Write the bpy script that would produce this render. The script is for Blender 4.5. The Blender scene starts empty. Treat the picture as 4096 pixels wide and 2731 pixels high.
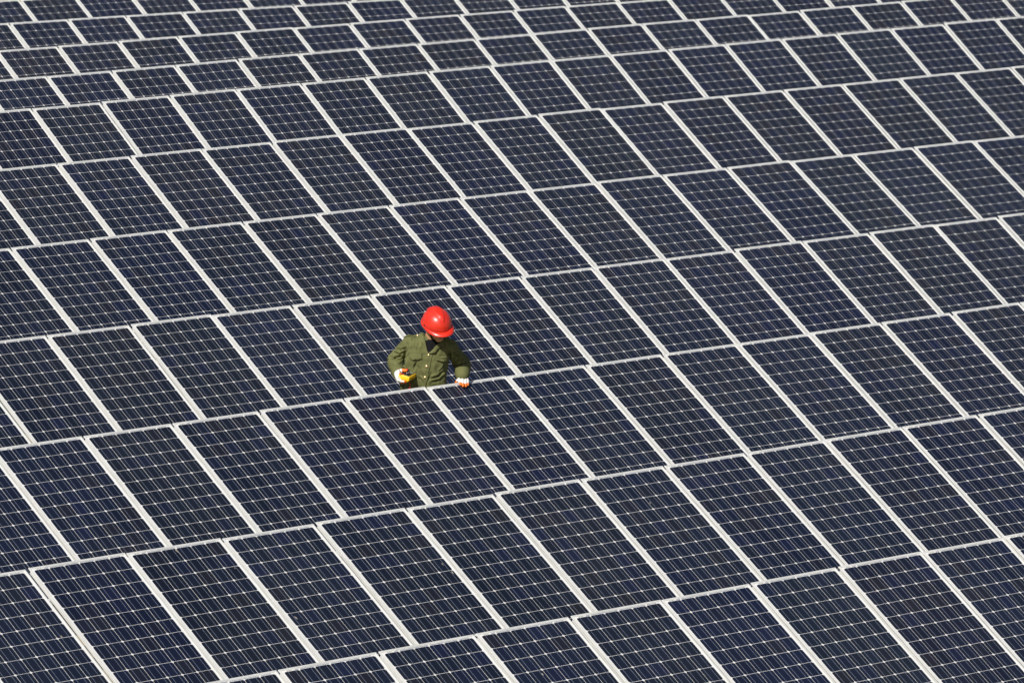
import bpy, bmesh, math, random
import numpy as np
from mathutils import Vector, Matrix, noise
from mathutils.bvhtree import BVHTree

random.seed(7)
scene = bpy.context.scene
COL = scene.collection

# ------------------------------------------------------------------ camera
FPX = 22428.94            # focal length in pixels of the 4096 px wide photograph
PITCH = math.radians(8.5597)
cam_data = bpy.data.cameras.new("camera")
cam = bpy.data.objects.new("camera", cam_data)
COL.objects.link(cam)
cam.location = (0, 0, 0)
cam.rotation_euler = (math.pi / 2 - PITCH, 0, 0)
cam_data.sensor_width = 36.0
cam_data.lens = FPX / 4096 * 36.0
cam_data.clip_start = 1.0
cam_data.clip_end = 2000.0
cam_data.dof.use_dof = True
cam_data.dof.focus_distance = 42.6
cam_data.dof.aperture_fstop = 10.0
scene.camera = cam

# ------------------------------------------------------------------ sky, sun, exposure
SUN_AZ = math.radians(25)      # to the left of the camera's back
SUN_EL = math.radians(39)
L = Vector((-math.sin(SUN_AZ) * math.cos(SUN_EL), -math.cos(SUN_AZ) * math.cos(SUN_EL), math.sin(SUN_EL)))
world = bpy.data.worlds.new("World")
scene.world = world
world.use_nodes = True
wn = world.node_tree.nodes
wl = world.node_tree.links
sky = wn.new("ShaderNodeTexSky")
sky.sky_type = 'NISHITA'
sky.sun_disc = False
sky.sun_elevation = SUN_EL
sky.sun_rotation = math.atan2(L.x, L.y)
sky.air_density = 1.0
sky.dust_density = 1.5
sky.ozone_density = 1.0
wn["Background"].inputs[1].default_value = 0.052
wl.new(sky.outputs[0], wn["Background"].inputs[0])
sun_data = bpy.data.lights.new("sun", 'SUN')
sun_data.energy = 4.4
sun_data.angle = math.radians(0.53)
sun_data.color = (1.0, 0.955, 0.89)
sun = bpy.data.objects.new("sun", sun_data)
sun.rotation_euler = (-L).to_track_quat('-Z', 'Y').to_euler()
COL.objects.link(sun)
vs = scene.view_settings
vs.view_transform = 'Standard'
vs.look = 'None'
vs.exposure = 0.12
vs.gamma = 1.0
vs.use_curve_mapping = False

# ------------------------------------------------------------------ helpers
CP, SP = math.cos(PITCH), math.sin(PITCH)

def project(p):
    """world point -> pixel of the 4096 x 2731 frame"""
    z = CP * p[1] - SP * p[2]
    y = -SP * p[1] - CP * p[2]
    return FPX * p[0] / z + 2048.0, FPX * y / z + 1365.5

def tag(o, label=None, cat=None, group=None, kind=None):
    if label: o["label"] = label
    if cat: o["category"] = cat
    if group: o["group"] = group
    if kind: o["kind"] = kind
    return o

def mesh_from(name, verts, faces, mats=(), smooth=False, idx=None):
    me = bpy.data.meshes.new(name)
    me.from_pydata([tuple(v) for v in verts], [], faces)
    for m in mats: me.materials.append(m)
    if idx is not None:
        me.polygons.foreach_set("material_index", idx)
    if smooth:
        me.polygons.foreach_set("use_smooth", [True] * len(me.polygons))
    me.update()
    return me

def obj(name, me, parent=None, loc=None):
    o = bpy.data.objects.new(name, me)
    COL.objects.link(o)
    if parent is not None: o.parent = parent
    if loc is not None: o.location = loc
    return o

def empty(name, mat=None):
    o = bpy.data.objects.new(name, None)
    o.empty_display_size = 0.1
    COL.objects.link(o)
    if mat is not None: o.matrix_world = mat
    return o

def box_geo(x0, x1, y0, y1, z0, z1, base=0):
    v = [(x0, y0, z0), (x1, y0, z0), (x1, y1, z0), (x0, y1, z0), (x0, y0, z1), (x1, y0, z1), (x1, y1, z1), (x0, y1, z1)]
    f = [(0, 3, 2, 1), (4, 5, 6, 7), (0, 1, 5, 4), (1, 2, 6, 5), (2, 3, 7, 6), (3, 0, 4, 7)]
    return v, [tuple(i + base for i in q) for q in f]

def boxes_mesh(name, boxes, mat):
    V, F = [], []
    for b in boxes:
        v, f = box_geo(*b, base=len(V)); V += v; F += f
    return mesh_from(name, V, F, [mat])

def bar_mesh(name, a, b, w, h, mat, up=Vector((0, 0, 1))):
    """rectangular bar from a to b"""
    a, b = Vector(a), Vector(b)
    d = (b - a).normalized()
    s = d.cross(up)
    if s.length < 1e-4: s = d.cross(Vector((1, 0, 0)))
    s.normalize(); t = s.cross(d)
    V = []
    for p in (a, b):
        for sx, sy in ((-1, -1), (1, -1), (1, 1), (-1, 1)):
            V.append(p + s * (sx * w / 2) + t * (sy * h / 2))
    F = [(0, 1, 2, 3), (7, 6, 5, 4), (0, 4, 5, 1), (1, 5, 6, 2), (2, 6, 7, 3), (3, 7, 4, 0)]
    return mesh_from(name, V, F, [mat])

def principled(name, color=(0.8, 0.8, 0.8), rough=0.5, metal=0.0, spec=0.5):
    m = bpy.data.materials.new(name)
    m.use_nodes = True
    b = m.node_tree.nodes["Principled BSDF"]
    b.inputs["Base Color"].default_value = (*color, 1)
    b.inputs["Roughness"].default_value = rough
    b.inputs["Metallic"].default_value = metal
    b.inputs["Specular IOR Level"].default_value = spec
    return m, m.node_tree.nodes, m.node_tree.links, b

def noise_color(nodes, links, bsdf, c1, c2, scale, detail=4, rough=0.6, lo=0.35, hi=0.65, coord='Object', vec_scale=None):
    tc = nodes.new("ShaderNodeTexCoord")
    n = nodes.new("ShaderNodeTexNoise")
    n.inputs["Scale"].default_value = scale
    n.inputs["Detail"].default_value = detail
    n.inputs["Roughness"].default_value = rough
    if vec_scale:
        mp = nodes.new("ShaderNodeMapping"); mp.inputs["Scale"].default_value = vec_scale
        links.new(tc.outputs[coord], mp.inputs[0]); links.new(mp.outputs[0], n.inputs["Vector"])
    else:
        links.new(tc.outputs[coord], n.inputs["Vector"])
    r = nodes.new("ShaderNodeValToRGB")
    r.color_ramp.elements[0].position = lo; r.color_ramp.elements[0].color = (*c1, 1)
    r.color_ramp.elements[1].position = hi; r.color_ramp.elements[1].color = (*c2, 1)
    links.new(n.outputs["Fac"], r.inputs[0])
    links.new(r.outputs[0], bsdf.inputs["Base Color"])
    return n, r

def add_bump(nodes, links, bsdf, scale, strength, dist, detail=3, coord='Object', vec_scale=None):
    tc = nodes.new("ShaderNodeTexCoord")
    n = nodes.new("ShaderNodeTexNoise"); n.inputs["Scale"].default_value = scale; n.inputs["Detail"].default_value = detail
    if vec_scale:
        mp = nodes.new("ShaderNodeMapping"); mp.inputs["Scale"].default_value = vec_scale
        links.new(tc.outputs[coord], mp.inputs[0]); links.new(mp.outputs[0], n.inputs["Vector"])
    else:
        links.new(tc.outputs[coord], n.inputs["Vector"])
    b = nodes.new("ShaderNodeBump"); b.inputs["Strength"].default_value = strength; b.inputs["Distance"].default_value = dist
    links.new(n.outputs["Fac"], b.inputs["Height"]); links.new(b.outputs[0], bsdf.inputs["Normal"])

# ------------------------------------------------------------------ materials
# silicon cell behind glass: own colour from the object's colour, thin dust film, glass gloss
m_cell, nd, lk, bs = principled("cell_silicon", rough=0.16, spec=0.5)
oi = nd.new("ShaderNodeObjectInfo")
tc = nd.new("ShaderNodeTexCoord")
dn = nd.new("ShaderNodeTexNoise"); dn.inputs["Scale"].default_value = 2.2; dn.inputs["Detail"].default_value = 6
lk.new(tc.outputs["Object"], dn.inputs["Vector"])
geo = nd.new("ShaderNodeNewGeometry")
dn2 = nd.new("ShaderNodeTexNoise"); dn2.inputs["Scale"].default_value = 1.1; dn2.inputs["Detail"].default_value = 5
lk.new(geo.outputs["Position"], dn2.inputs["Vector"])
dr = nd.new("ShaderNodeMapRange"); dr.inputs["From Min"].default_value = 0.3; dr.inputs["From Max"].default_value = 0.75
dr.inputs["To Min"].default_value = 0.0; dr.inputs["To Max"].default_value = 0.020
lk.new(dn2.outputs["Fac"], dr.inputs["Value"])
mx = nd.new("ShaderNodeMix"); mx.data_type = 'RGBA'
lk.new(dr.outputs[0], mx.inputs["Factor"])
lk.new(oi.outputs["Color"], mx.inputs["A"])
mx.inputs["B"].default_value = (0.25, 0.26, 0.26, 1)
lk.new(mx.outputs["Result"], bs.inputs["Base Color"])
rm = nd.new("ShaderNodeMapRange"); rm.inputs["To Min"].default_value = 0.42; rm.inputs["To Max"].default_value = 0.55
lk.new(dn2.outputs["Fac"], rm.inputs["Value"]); lk.new(rm.outputs[0], bs.inputs["Roughness"])

m_back, nd, lk, bs = principled("white_backsheet_under_glass", (0.80, 0.79, 0.76), 0.2)
noise_color(nd, lk, bs, (0.74, 0.735, 0.715), (0.83, 0.825, 0.81), 6, coord='Object')
m_frame, nd, lk, bs = principled("anodised_aluminium", (0.80, 0.80, 0.78), 0.45, 0.0)
noise_color(nd, lk, bs, (0.56, 0.57, 0.555), (0.68, 0.685, 0.665), 5, 5, coord='Object', vec_scale=(1, 1, 6))
m_ribbon, nd, lk, bs = principled("tinned_ribbon", (0.25, 0.285, 0.36), 0.35, 0.2)
m_print, *_ = principled("label_print", (0.06, 0.06, 0.06), 0.5)
m_sticker, *_ = principled("label_paper", (0.82, 0.82, 0.78), 0.4)
m_steel, nd, lk, bs = principled("galvanised_steel", (0.45, 0.46, 0.46), 0.5, 0.6)
noise_color(nd, lk, bs, (0.36, 0.37, 0.37), (0.52, 0.53, 0.53), 18)
m_concrete, nd, lk, bs = principled("footing_concrete", (0.4, 0.39, 0.36), 0.9)
noise_color(nd, lk, bs, (0.32, 0.31, 0.28), (0.46, 0.44, 0.4), 12)
m_soil, nd, lk, bs = principled("dry_sandy_soil", (0.35, 0.28, 0.17), 0.95, spec=0.2)
noise_color(nd, lk, bs, (0.22, 0.17, 0.095), (0.43, 0.35, 0.21), 0.9, 9, 0.65, 0.3, 0.7, coord='Object')
add_bump(nd, lk, bs, 9, 0.7, 0.05, 8)

# ------------------------------------------------------------------ array geometry (rows from the bottom of the photo upwards)
# each row: top left corner of panel 0, direction along the row, direction down the slope
ROWS = [
 ((-0.87, 35.758, -7.4232), (0.75016, 0.66123, 0.00574), (0.55209, -0.62152, -0.5558)),
 ((-0.751, 39.2975, -7.1144), (0.74683, 0.66499, 0.00492), (0.5562, -0.62057, -0.55275)),
 ((-0.6685, 43.3388, -6.8895), (0.75043, 0.66094, 0.00432), (0.55165, -0.6227, -0.55491)),
 ((-0.556, 46.9963, -6.6003), (0.75185, 0.65933, 0.00318), (0.54491, -0.61865, -0.56599)),
 ((-3.6011, 47.4496, -6.2632), (0.74527, 0.66676, 0.00152), (0.55312, -0.61698, -0.55982)),
 ((-1.0037, 53.5796, -5.9967), (0.74908, 0.66247, 0.0031), (0.54149, -0.60958, -0.57896)),
 ((-1.4784, 56.3564, -5.794), (0.74621, 0.66571, 0.00294), (0.52969, -0.59106, -0.60834)),
 ((-1.0136, 59.8964, -5.796), (0.73272, 0.68054, -0.00036), (0.53887, -0.58051, -0.61044)),
 ((-1.2342, 64.5764, -5.9608), (0.74271, 0.66961, -0.00285), (0.53383, -0.59466, -0.60116)),
 ((-4.4822, 64.9245, -5.9562), (0.74757, 0.66409, -0.01111), (0.52936, -0.60583, -0.59392)),
 ((-5.9389, 67.5088, -5.9989), (0.74189, 0.67044, -0.01067), (0.53801, -0.6047, -0.58727)),
]
PW, PH, PITCHX, CELL, CP_ = 0.817, 1.592, 0.8390, 0.1239, 0.1275
ML, MT = (PW - 6 * CP_) / 2, 0.027
TOP_H = 1.12                      # height of a row's upper edge above the ground
E0 = Vector((0.7470, 0.6640, 0)).normalized()
Q0 = Vector((-E0.y, E0.x, 0))     # horizontal, across the rows, away from the camera

ROWM = []
for P0, e, d in ROWS:
    e = Vector(e).normalized(); d = Vector(d); d = (d - e * d.dot(e)).normalized()
    up = -d; n = e.cross(up)
    ROWM.append((Vector(P0) - d * 0.006 + e * 0.005, e, d, n))     # upper edge of the frame

# ------------------------------------------------------------------ ground
prof = sorted((r[0].dot(Q0), r[0].z - TOP_H) for r in ROWM)
PS = [-500, 10] + [p[0] for p in prof] + [58, 90, 900]
PZ = [-9.3, -9.3] + [p[1] for p in prof] + [prof[-1][1] - 0.12, prof[-1][1] - 0.7, prof[-1][1] - 8]

def ground_z(x, y):
    return float(np.interp(x * Q0.x + y * Q0.y, PS, PZ))

def build_ground():
    ss = sorted(set([-500, -300, -150, -60, -20, 0, 10] + list(np.arange(14, 64, 0.8)) + [66, 70, 78, 90, 120, 180, 300, 500, 900]))
    uu = sorted(set([-600, -300, -120, -60, -20, 0] + list(np.arange(8, 60, 1.6)) + [64, 70, 90, 130, 200, 400, 800]))
    V, F = [], []
    for s in ss:
        z = float(np.interp(s, PS, PZ))
        for u in uu:
            p = E0 * u + Q0 * s
            near = 1.0 if 10 < s < 70 and 5 < u < 64 else 0.0
            dz = near * 0.03 * noise.noise(Vector((p.x * 0.9, p.y * 0.9, 0)))
            V.append((p.x, p.y, z + dz - 0.01))
    n = len(uu)
    for i in range(len(ss) - 1):
        for j in range(n - 1):
            a = i * n + j
            F.append((a, a + 1, a + n + 1, a + n))
    o = obj("ground", mesh_from("ground", V, F, [m_soil], smooth=True))
    tag(o, "dry sandy soil under and behind the solar panel rows", kind="structure")
build_ground()

# ------------------------------------------------------------------ panel meshes (local: x along row, y up the slope, z out of the glass; origin bottom left)
def cell_outline():
    h = CELL / 2
    R = 0.0812
    a0 = math.acos(h / R)
    pts = []
    for q in range(4):
        for k in range(4):
            a = q * math.pi / 2 + a0 + (math.pi / 2 - 2 * a0) * k / 3
            pts.append((R * math.cos(a), R * math.sin(a)))
    return pts
OUT = cell_outline()
CZ0, CZ1 = 0.0002, 0.0012

def cell_geo(cx, cy, base):
    n = len(OUT)
    V = [(cx + x, cy + y, CZ0) for x, y in OUT] + [(cx + x, cy + y, CZ1) for x, y in OUT]
    F = [tuple(base + n + i for i in range(n))] + [(base + i, base + (i + 1) % n, base + n + (i + 1) % n, base + n + i) for i in range(n)]
    return V, F

v, f = cell_geo(0, 0, 0)
ME_CELL = mesh_from("cell", v, f, [m_cell])

def cell_xy(a, b):      # a column 0..5, b row 0..11 from the upper edge
    return ML + CP_ * (a + 0.5), PH - MT - CP_ * (b + 0.5)

_band_cache = {}
def band_mesh(b0):
    """the cells of rows b0..11 in one mesh"""
    if b0 not in _band_cache:
        V, F = [], []
        for b in range(b0, 12):
            for a in range(6):
                v, f = cell_geo(*cell_xy(a, b), len(V)); V += v; F += f
        _band_cache[b0] = mesh_from("lower_cells", V, F, [m_cell])
    return _band_cache[b0]

def frame_mesh():
    prof = [(0.0160, -0.035), (0.0160, -0.0045), (0.0, -0.004), (0.0, 0.0022), (0.0008, 0.003), (0.0122, 0.003), (0.013, 0.0022), (0.013, -0.0005), (0.0185, -0.006), (0.0185, -0.033), (0.028, -0.033), (0.028, -0.035)]
    V, F = [], []
    n = len(prof)
    for (cx, cy, sx, sy) in ((0, 0, 1, 1), (PW, 0, -1, 1), (PW, PH, -1, -1), (0, PH, 1, -1)):
        for i, z in prof: V.append((cx + sx * i, cy + sy * i, z))
    for k in range(4):
        k2 = (k + 1) % 4
        for j in range(n):
            j2 = (j + 1) % n
            F.append((k * n + j, k2 * n + j, k2 * n + j2, k * n + j2))
    me = mesh_from("frame", V, F, [m_frame])
    bm = bmesh.new(); bm.from_mesh(me); bmesh.ops.recalc_face_normals(bm, faces=bm.faces); bm.to_mesh(me); bm.free()
    return me
ME_FRAME = frame_mesh()
ME_BACK = boxes_mesh("backsheet", [(0.003, PW - 0.003, 0.003, PH - 0.003, -0.0048, 0.0)], m_back)
rb = []
for a in range(6):
    for k in (-1, 1):
        x = ML + CP_ * (a + 0.5) + k * CELL * 0.25
        rb.append((x - 0.00105, x + 0.00105, 0.018, PH - MT + 0.004, 0.0004, 0.0017))
yb = PH - MT + 0.0035
for xa, xb in ((ML + 0.095, ML + CP_ + 0.0), (ML + CP_ + 0.012, ML + 3 * CP_), (ML + 3 * CP_ + 0.012, ML + 5 * CP_), (ML + 5 * CP_ + 0.012, ML + 6 * CP_ - 0.03)):
    rb.append((xa, xb, yb, yb + 0.0045, 0.0004, 0.0014))
ME_RIBBON = boxes_mesh("busbar_ribbons", rb, m_ribbon)
ME_STICK = boxes_mesh("serial_label", [(ML + 0.022, ML + 0.086, yb - 0.001, yb + 0.0065, 0.0002, 0.0006)], m_sticker)
pr = []
x = ML + 0.030
rnd = random.Random(3)
while x < ML + 0.074:
    w = rnd.choice((0.0008, 0.0014, 0.002))
    pr.append((x, x + w, yb + 0.0005, yb + 0.005, 0.0006, 0.0008)); x += w + rnd.choice((0.0007, 0.0012))
ME_PRINT = boxes_mesh("barcode", pr, m_print)
ME_BOX = boxes_mesh("junction_box", [(PW / 2 - 0.06, PW / 2 + 0.06, PH - 0.2, PH - 0.1, -0.03, -0.0048)], m_print)

# ------------------------------------------------------------------ which panels and cells the photograph shows
def row_point(r, u, v, w=0.0):
    P0, e, d, n = ROWM[r]
    return P0 + e * u + d * v + n * w

def edge_y(r, x):
    """pixel height of the upper edge of row r at pixel column x"""
    a = project(row_point(r, -10, 0)); b = project(row_point(r, 12, 0))
    return a[1] + (b[1] - a[1]) * (x - a[0]) / (b[0] - a[0])

def shown(r, p, mx=0, my=0):
    x, y = project(p)
    if x < -mx or x > 4096 + mx or y < -my or y > 2731 + my: return False
    return r == 0 or y < edge_y(r - 1, x) + my * 0.5

ORD = ["zeroth", "first", "second", "third", "fourth", "fifth", "sixth", "seventh", "eighth", "ninth", "tenth", "eleventh", "twelfth",
       "thirteenth", "fourteenth", "fifteenth", "sixteenth", "seventeenth", "eighteenth", "nineteenth", "twentieth", "twenty-first"]

def panel_colour(rng):
    t = rng.random()
    blue = Vector((0.0030, 0.0068, 0.0270)); grey = Vector((0.0058, 0.0105, 0.0245)); brown = Vector((0.0090, 0.0088, 0.0175))
    c = blue.lerp(grey, rng.random())
    c = c * (0.72 + 0.28 * rng.random())
    if t > 0.86: c = c.lerp(brown, 0.10 + 0.2 * rng.random())
    return c

def cell_colour(rng, base):
    c = base * (0.82 + 0.36 * rng.random())
    t = rng.random()
    if t < 0.12: c = c.lerp(Vector((0.0130, 0.0115, 0.0150)), 0.5 * rng.random() + 0.1)
    elif t < 0.28: c = c.lerp(Vector((0.0060, 0.0095, 0.0400)), 0.5 * rng.random() + 0.1)
    return (c.x, c.y, c.z, 1)

RANGE = {}
PANEL = {}
n_cells = 0
for r, (P0, e, d, n) in enumerate(ROWM):
    seen = []
    for i in range(-16, 30):
        if any(shown(r, row_point(r, i * PITCHX + PW * a, PH * b)) for a in (0.0, 0.12, 0.25, 0.5, 0.75, 0.88, 1.0) for b in (0.0, 0.02, 0.05, 0.1, 0.15, 0.25, 0.4, 0.6, 0.8)):
            seen.append(i)
    i0, i1 = min(seen), max(seen)
    RANGE[r] = (i0 - 2, i1 + 2)
    for i in range(i0 - 2, i1 + 3):
        rng = random.Random(r * 1000 + i)
        vis = i0 <= i <= i1
        # every panel sits a little unevenly on its rails
        o0 = row_point(r, i * PITCHX + rng.uniform(-0.0015, 0.0015), PH + rng.uniform(-0.003, 0.003), rng.uniform(-0.002, 0.002))
        rot = Matrix((( e.x, -d.x, n.x), (e.y, -d.y, n.y), (e.z, -d.z, n.z))) @ Matrix.Rotation(rng.gauss(0, 0.0022), 3, 'X') @ Matrix.Rotation(rng.gauss(0, 0.002), 3, 'Y')
        root = empty("solar_panel", Matrix.Translation(o0) @ rot.to_4x4())
        PANEL[(r, i)] = root
        if vis:
            k = i - i0 + 1
        rown = "lowest row" if r == 0 else ("topmost row" if r == len(ROWM) - 1 else "%s row from the bottom" % ORD[r + 1])
        if vis:
            lab = "dark blue solar panel, %s from the left edge in the %s" % (ORD[k], rown)
            if r == 2 and i == 0: lab = "dark blue solar panel whose top edge the gloved hand grips"
            if r == 3 and i == -1: lab = "dark blue solar panel directly behind the worker's red hard hat"
            if r == 2 and i == -1: lab = "dark blue solar panel right below the yellow multimeter, hiding the worker's legs"
            tag(root, lab, "solar panel", "solar panels mounted in parallel rows")
        else:
            side = "left" if i < i0 else "right"
            far = "first" if i in (i0 - 1, i1 + 1) else "second"
            tag(root, "solar panel, %s one past the %s picture edge, %s" % (far, side, rown), "solar panel", "solar panels mounted in parallel rows")
        obj("frame", ME_FRAME, root)
        obj("backsheet", ME_BACK, root)
        ro = obj("busbar_ribbons", ME_RIBBON, root); ro["kind"] = "stuff"
        so = obj("serial_label", ME_STICK, root); obj("barcode", ME_PRINT, so)
        obj("junction_box", ME_BOX, root)
        base = panel_colour(rng)
        b1 = 0
        if vis:
            for b in range(12):
                if any(shown(r, row_point(r, i * PITCHX + ML + CP_ * (a + 0.5), MT + CP_ * (b + 0.5)), 60, 70) for a in range(6)): b1 = b + 1
        for b in range(b1):
            for a in range(6):
                c = bpy.data.objects.new("cell", ME_CELL)
                COL.objects.link(c); c.parent = root
                x, y = cell_xy(a, b); c.location = (x, y, 0)
                c.color = cell_colour(rng, base)
                n_cells += 1
        if b1 < 12:
            lo = obj("lower_cells", band_mesh(b1), root); lo.color = (*base, 1); lo["kind"] = "stuff"
print("cells:", n_cells)

# ------------------------------------------------------------------ racks that carry the rows
for r, (P0, e, d, n) in enumerate(ROWM):
    i0, i1 = RANGE[r]
    pa = row_point(r, i0 * PITCHX, 0); pa.z = ground_z(pa.x, pa.y)
    rack = empty("mounting_rack", Matrix.Translation(pa))
    rown = "lowest row" if r == 0 else ("topmost row" if r == len(ROWM) - 1 else "%s row from the bottom" % ORD[r + 1])
    tag(rack, "galvanised steel rack of posts and rails under the %s" % rown, "rack", "racks under the panel rows")
    for v in (0.30, 1.28):
        a = row_point(r, i0 * PITCHX - 0.1, v, -0.058) - pa; b = row_point(r, (i1 + 1) * PITCHX + 0.1, v, -0.058) - pa
        obj("rail", bar_mesh("rail", a, b, 0.041, 0.041, m_steel, n), rack)
    for i in range(i0, i1 + 1, 3):
        u = (i + 0.5) * PITCHX
        obj("beam", bar_mesh("beam", row_point(r, u, 0.12, -0.10) - pa, row_point(r, u, 1.46, -0.10) - pa, 0.041, 0.041, m_steel, n), rack)
        for v in (0.34, 1.26):
            t = row_point(r, u, v, -0.12)
            g = ground_z(t.x, t.y)
            obj("post", bar_mesh("post", t - pa, Vector((t.x, t.y, g + 0.02)) - pa, 0.06, 0.06, m_steel), rack)
            obj("footing", boxes_mesh("footing", [(t.x - pa.x - 0.14, t.x - pa.x + 0.14, t.y - pa.y - 0.14, t.y - pa.y + 0.14, g - pa.z - 0.15, g - pa.z + 0.05)], m_concrete), rack)
        t = row_point(r, u + 0.04, 0.34, -0.5); t2 = row_point(r, u + 0.04, 1.0, -0.12)
        obj("brace", bar_mesh("brace", t - pa, t2 - pa, 0.035, 0.035, m_steel, e), rack)
# ------------------------------------------------------------------ a few bird droppings and dirt smears on the glass
m_drop, nd, lk, bs = principled("dried_dropping", (0.30, 0.28, 0.24), 0.9, spec=0.2)
noise_color(nd, lk, bs, (0.16, 0.14, 0.11), (0.42, 0.40, 0.35), 90)
bpy.context.view_layer.update()
SPOTS = [(708, 2201, 1, 0.030), (1184, 2468, 1, 0.028), (1809, 2289, 1, 0.022), (1770, 2256, 1, 0.016), (2169, 2695, 0, 0.020), (246, 2545, 1, 0.022), (1223, 893, 4, 0.018),
         (2600, 2010, 1, 0.014), (3190, 2050, 1, 0.014), (1270, 990, 4, 0.014), (2410, 1370, 3, 0.014), (3390, 1830, 1, 0.012), (3720, 1250, 3, 0.012), (940, 2270, 1, 0.014)]
for px, py, r, size in SPOTS:
    P0, e, d, n = ROWM[r]
    cx, cy = (px - 2048) / FPX, (py - 1365.5) / FPX
    dr_ = Vector((cx, CP - SP * cy, -SP - CP * cy))
    hit = dr_ * (P0.dot(n) / dr_.dot(n))
    i = int(math.floor((hit - P0).dot(e) / PITCHX))
    root = PANEL.get((r, i))
    if root is None: continue
    q = root.matrix_world.inverted() @ hit
    rng = random.Random(px)
    V, F = [], []
    for k in range(14):
        a = 2 * math.pi * k / 14
        w = rng.uniform(0.45, 1.1)
        V.append((q.x + math.cos(a) * size * 0.34 * w, q.y + math.sin(a) * size * 0.8 * w, 0.0019))
    V.append((q.x, q.y, 0.0030))
    F = [(k, (k + 1) % 14, 14) for k in range(14)]
    obj("dropping", mesh_from("dropping", V, F, [m_drop], True), root)

# ------------------------------------------------------------------ the worker (local axes: x to camera right, y away from camera, z up)
m_jacket, nd, lk, bs = principled("olive_cotton", (0.1, 0.115, 0.04), 0.85, spec=0.25)
noise_color(nd, lk, bs, (0.116, 0.123, 0.046), (0.146, 0.154, 0.060), 9, 6, 0.7)
add_bump(nd, lk, bs, 260, 0.25, 0.002, 2)
m_trouser, nd, lk, bs = principled("olive_trouser_cloth", (0.07, 0.08, 0.032), 0.9, spec=0.2)
noise_color(nd, lk, bs, (0.06, 0.068, 0.026), (0.085, 0.094, 0.038), 8, 5)
m_black, *_ = principled("black_knit", (0.008, 0.008, 0.010), 0.9, spec=0.15)
m_skin, nd, lk, bs = principled("skin", (0.42, 0.22, 0.115), 0.5)
noise_color(nd, lk, bs, (0.50, 0.26, 0.125), (0.60, 0.34, 0.18), 25, 5)
bs.inputs["Subsurface Weight"].default_value = 0.08
bs.inputs["Subsurface Radius"].default_value = (0.01, 0.004, 0.002)
m_hair, *_ = principled("black_hair", (0.010, 0.008, 0.007), 0.5)
m_red, nd, lk, bs = principled("red_helmet_plastic", (0.68, 0.028, 0.012), 0.36)
bs.inputs["Coat Weight"].default_value = 0.25; bs.inputs["Coat Roughness"].default_value = 0.16
noise_color(nd, lk, bs, (0.63, 0.022, 0.010), (0.72, 0.036, 0.016), 14, 5)
m_brass, *_ = principled("brass_button", (0.62, 0.47, 0.24), 0.32, 0.75)
m_glove, nd, lk, bs = principled("white_cotton_glove", (0.80, 0.79, 0.77), 0.9, spec=0.2)
add_bump(nd, lk, bs, 420, 0.3, 0.001, 2)
m_orange, *_ = principled("orange_rubber_dip", (0.82, 0.17, 0.012), 0.45)
m_yellow, nd, lk, bs = principled("yellow_rubber_holster", (0.90, 0.54, 0.010), 0.45)
m_face, *_ = principled("dark_meter_face", (0.035, 0.037, 0.038), 0.25)
m_lcd, *_ = principled("meter_display", (0.26, 0.28, 0.25), 0.15)
m_plastic, *_ = principled("black_plastic", (0.010, 0.010, 0.011), 0.25)
m_redplug, *_ = principled("red_plug", (0.62, 0.018, 0.02), 0.35)
m_copper, *_ = principled("copper_probe", (0.45, 0.22, 0.13), 0.35, 0.8)
m_boot, *_ = principled("black_boot_leather", (0.012, 0.011, 0.010), 0.5)
m_eye, *_ = principled("eye_white", (0.7, 0.68, 0.65), 0.2)
m_iris, *_ = principled("dark_iris", (0.012, 0.008, 0.006), 0.15)
m_lip, *_ = principled("lips", (0.30, 0.10, 0.075), 0.45)

O = Vector((-0.70, 43.59, ground_z(-0.70, 43.59)))
ZS = 3.485
def P(X, Y, yl):
    """point seen at zoom pixel X, Y (close view of the worker), yl metres behind the worker's axis -> local coordinates"""
    px = 1450 + X / ZS; py = 1150 + Y / ZS
    cx = (px - 2048) / FPX; cy = (py - 1365.5) / FPX
    dy = CP - SP * cy; dz = -SP - CP * cy
    t = (O.y + yl) / dy
    return Vector((cx * t, dy * t, dz * t)) - O
def ray(X, Y):
    px = 1450 + X / ZS; py = 1150 + Y / ZS
    return -O, Vector(((px - 2048) / FPX, CP - SP * (py - 1365.5) / FPX, -SP - CP * (py - 1365.5) / FPX)).normalized()
VR, VU, VT = Vector((1, 0, 0)), Vector((0, SP, CP)), Vector((0, -CP, SP))   # right, up, towards the camera
def view(a, b, c): return VR * a + VU * b + VT * c

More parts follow.
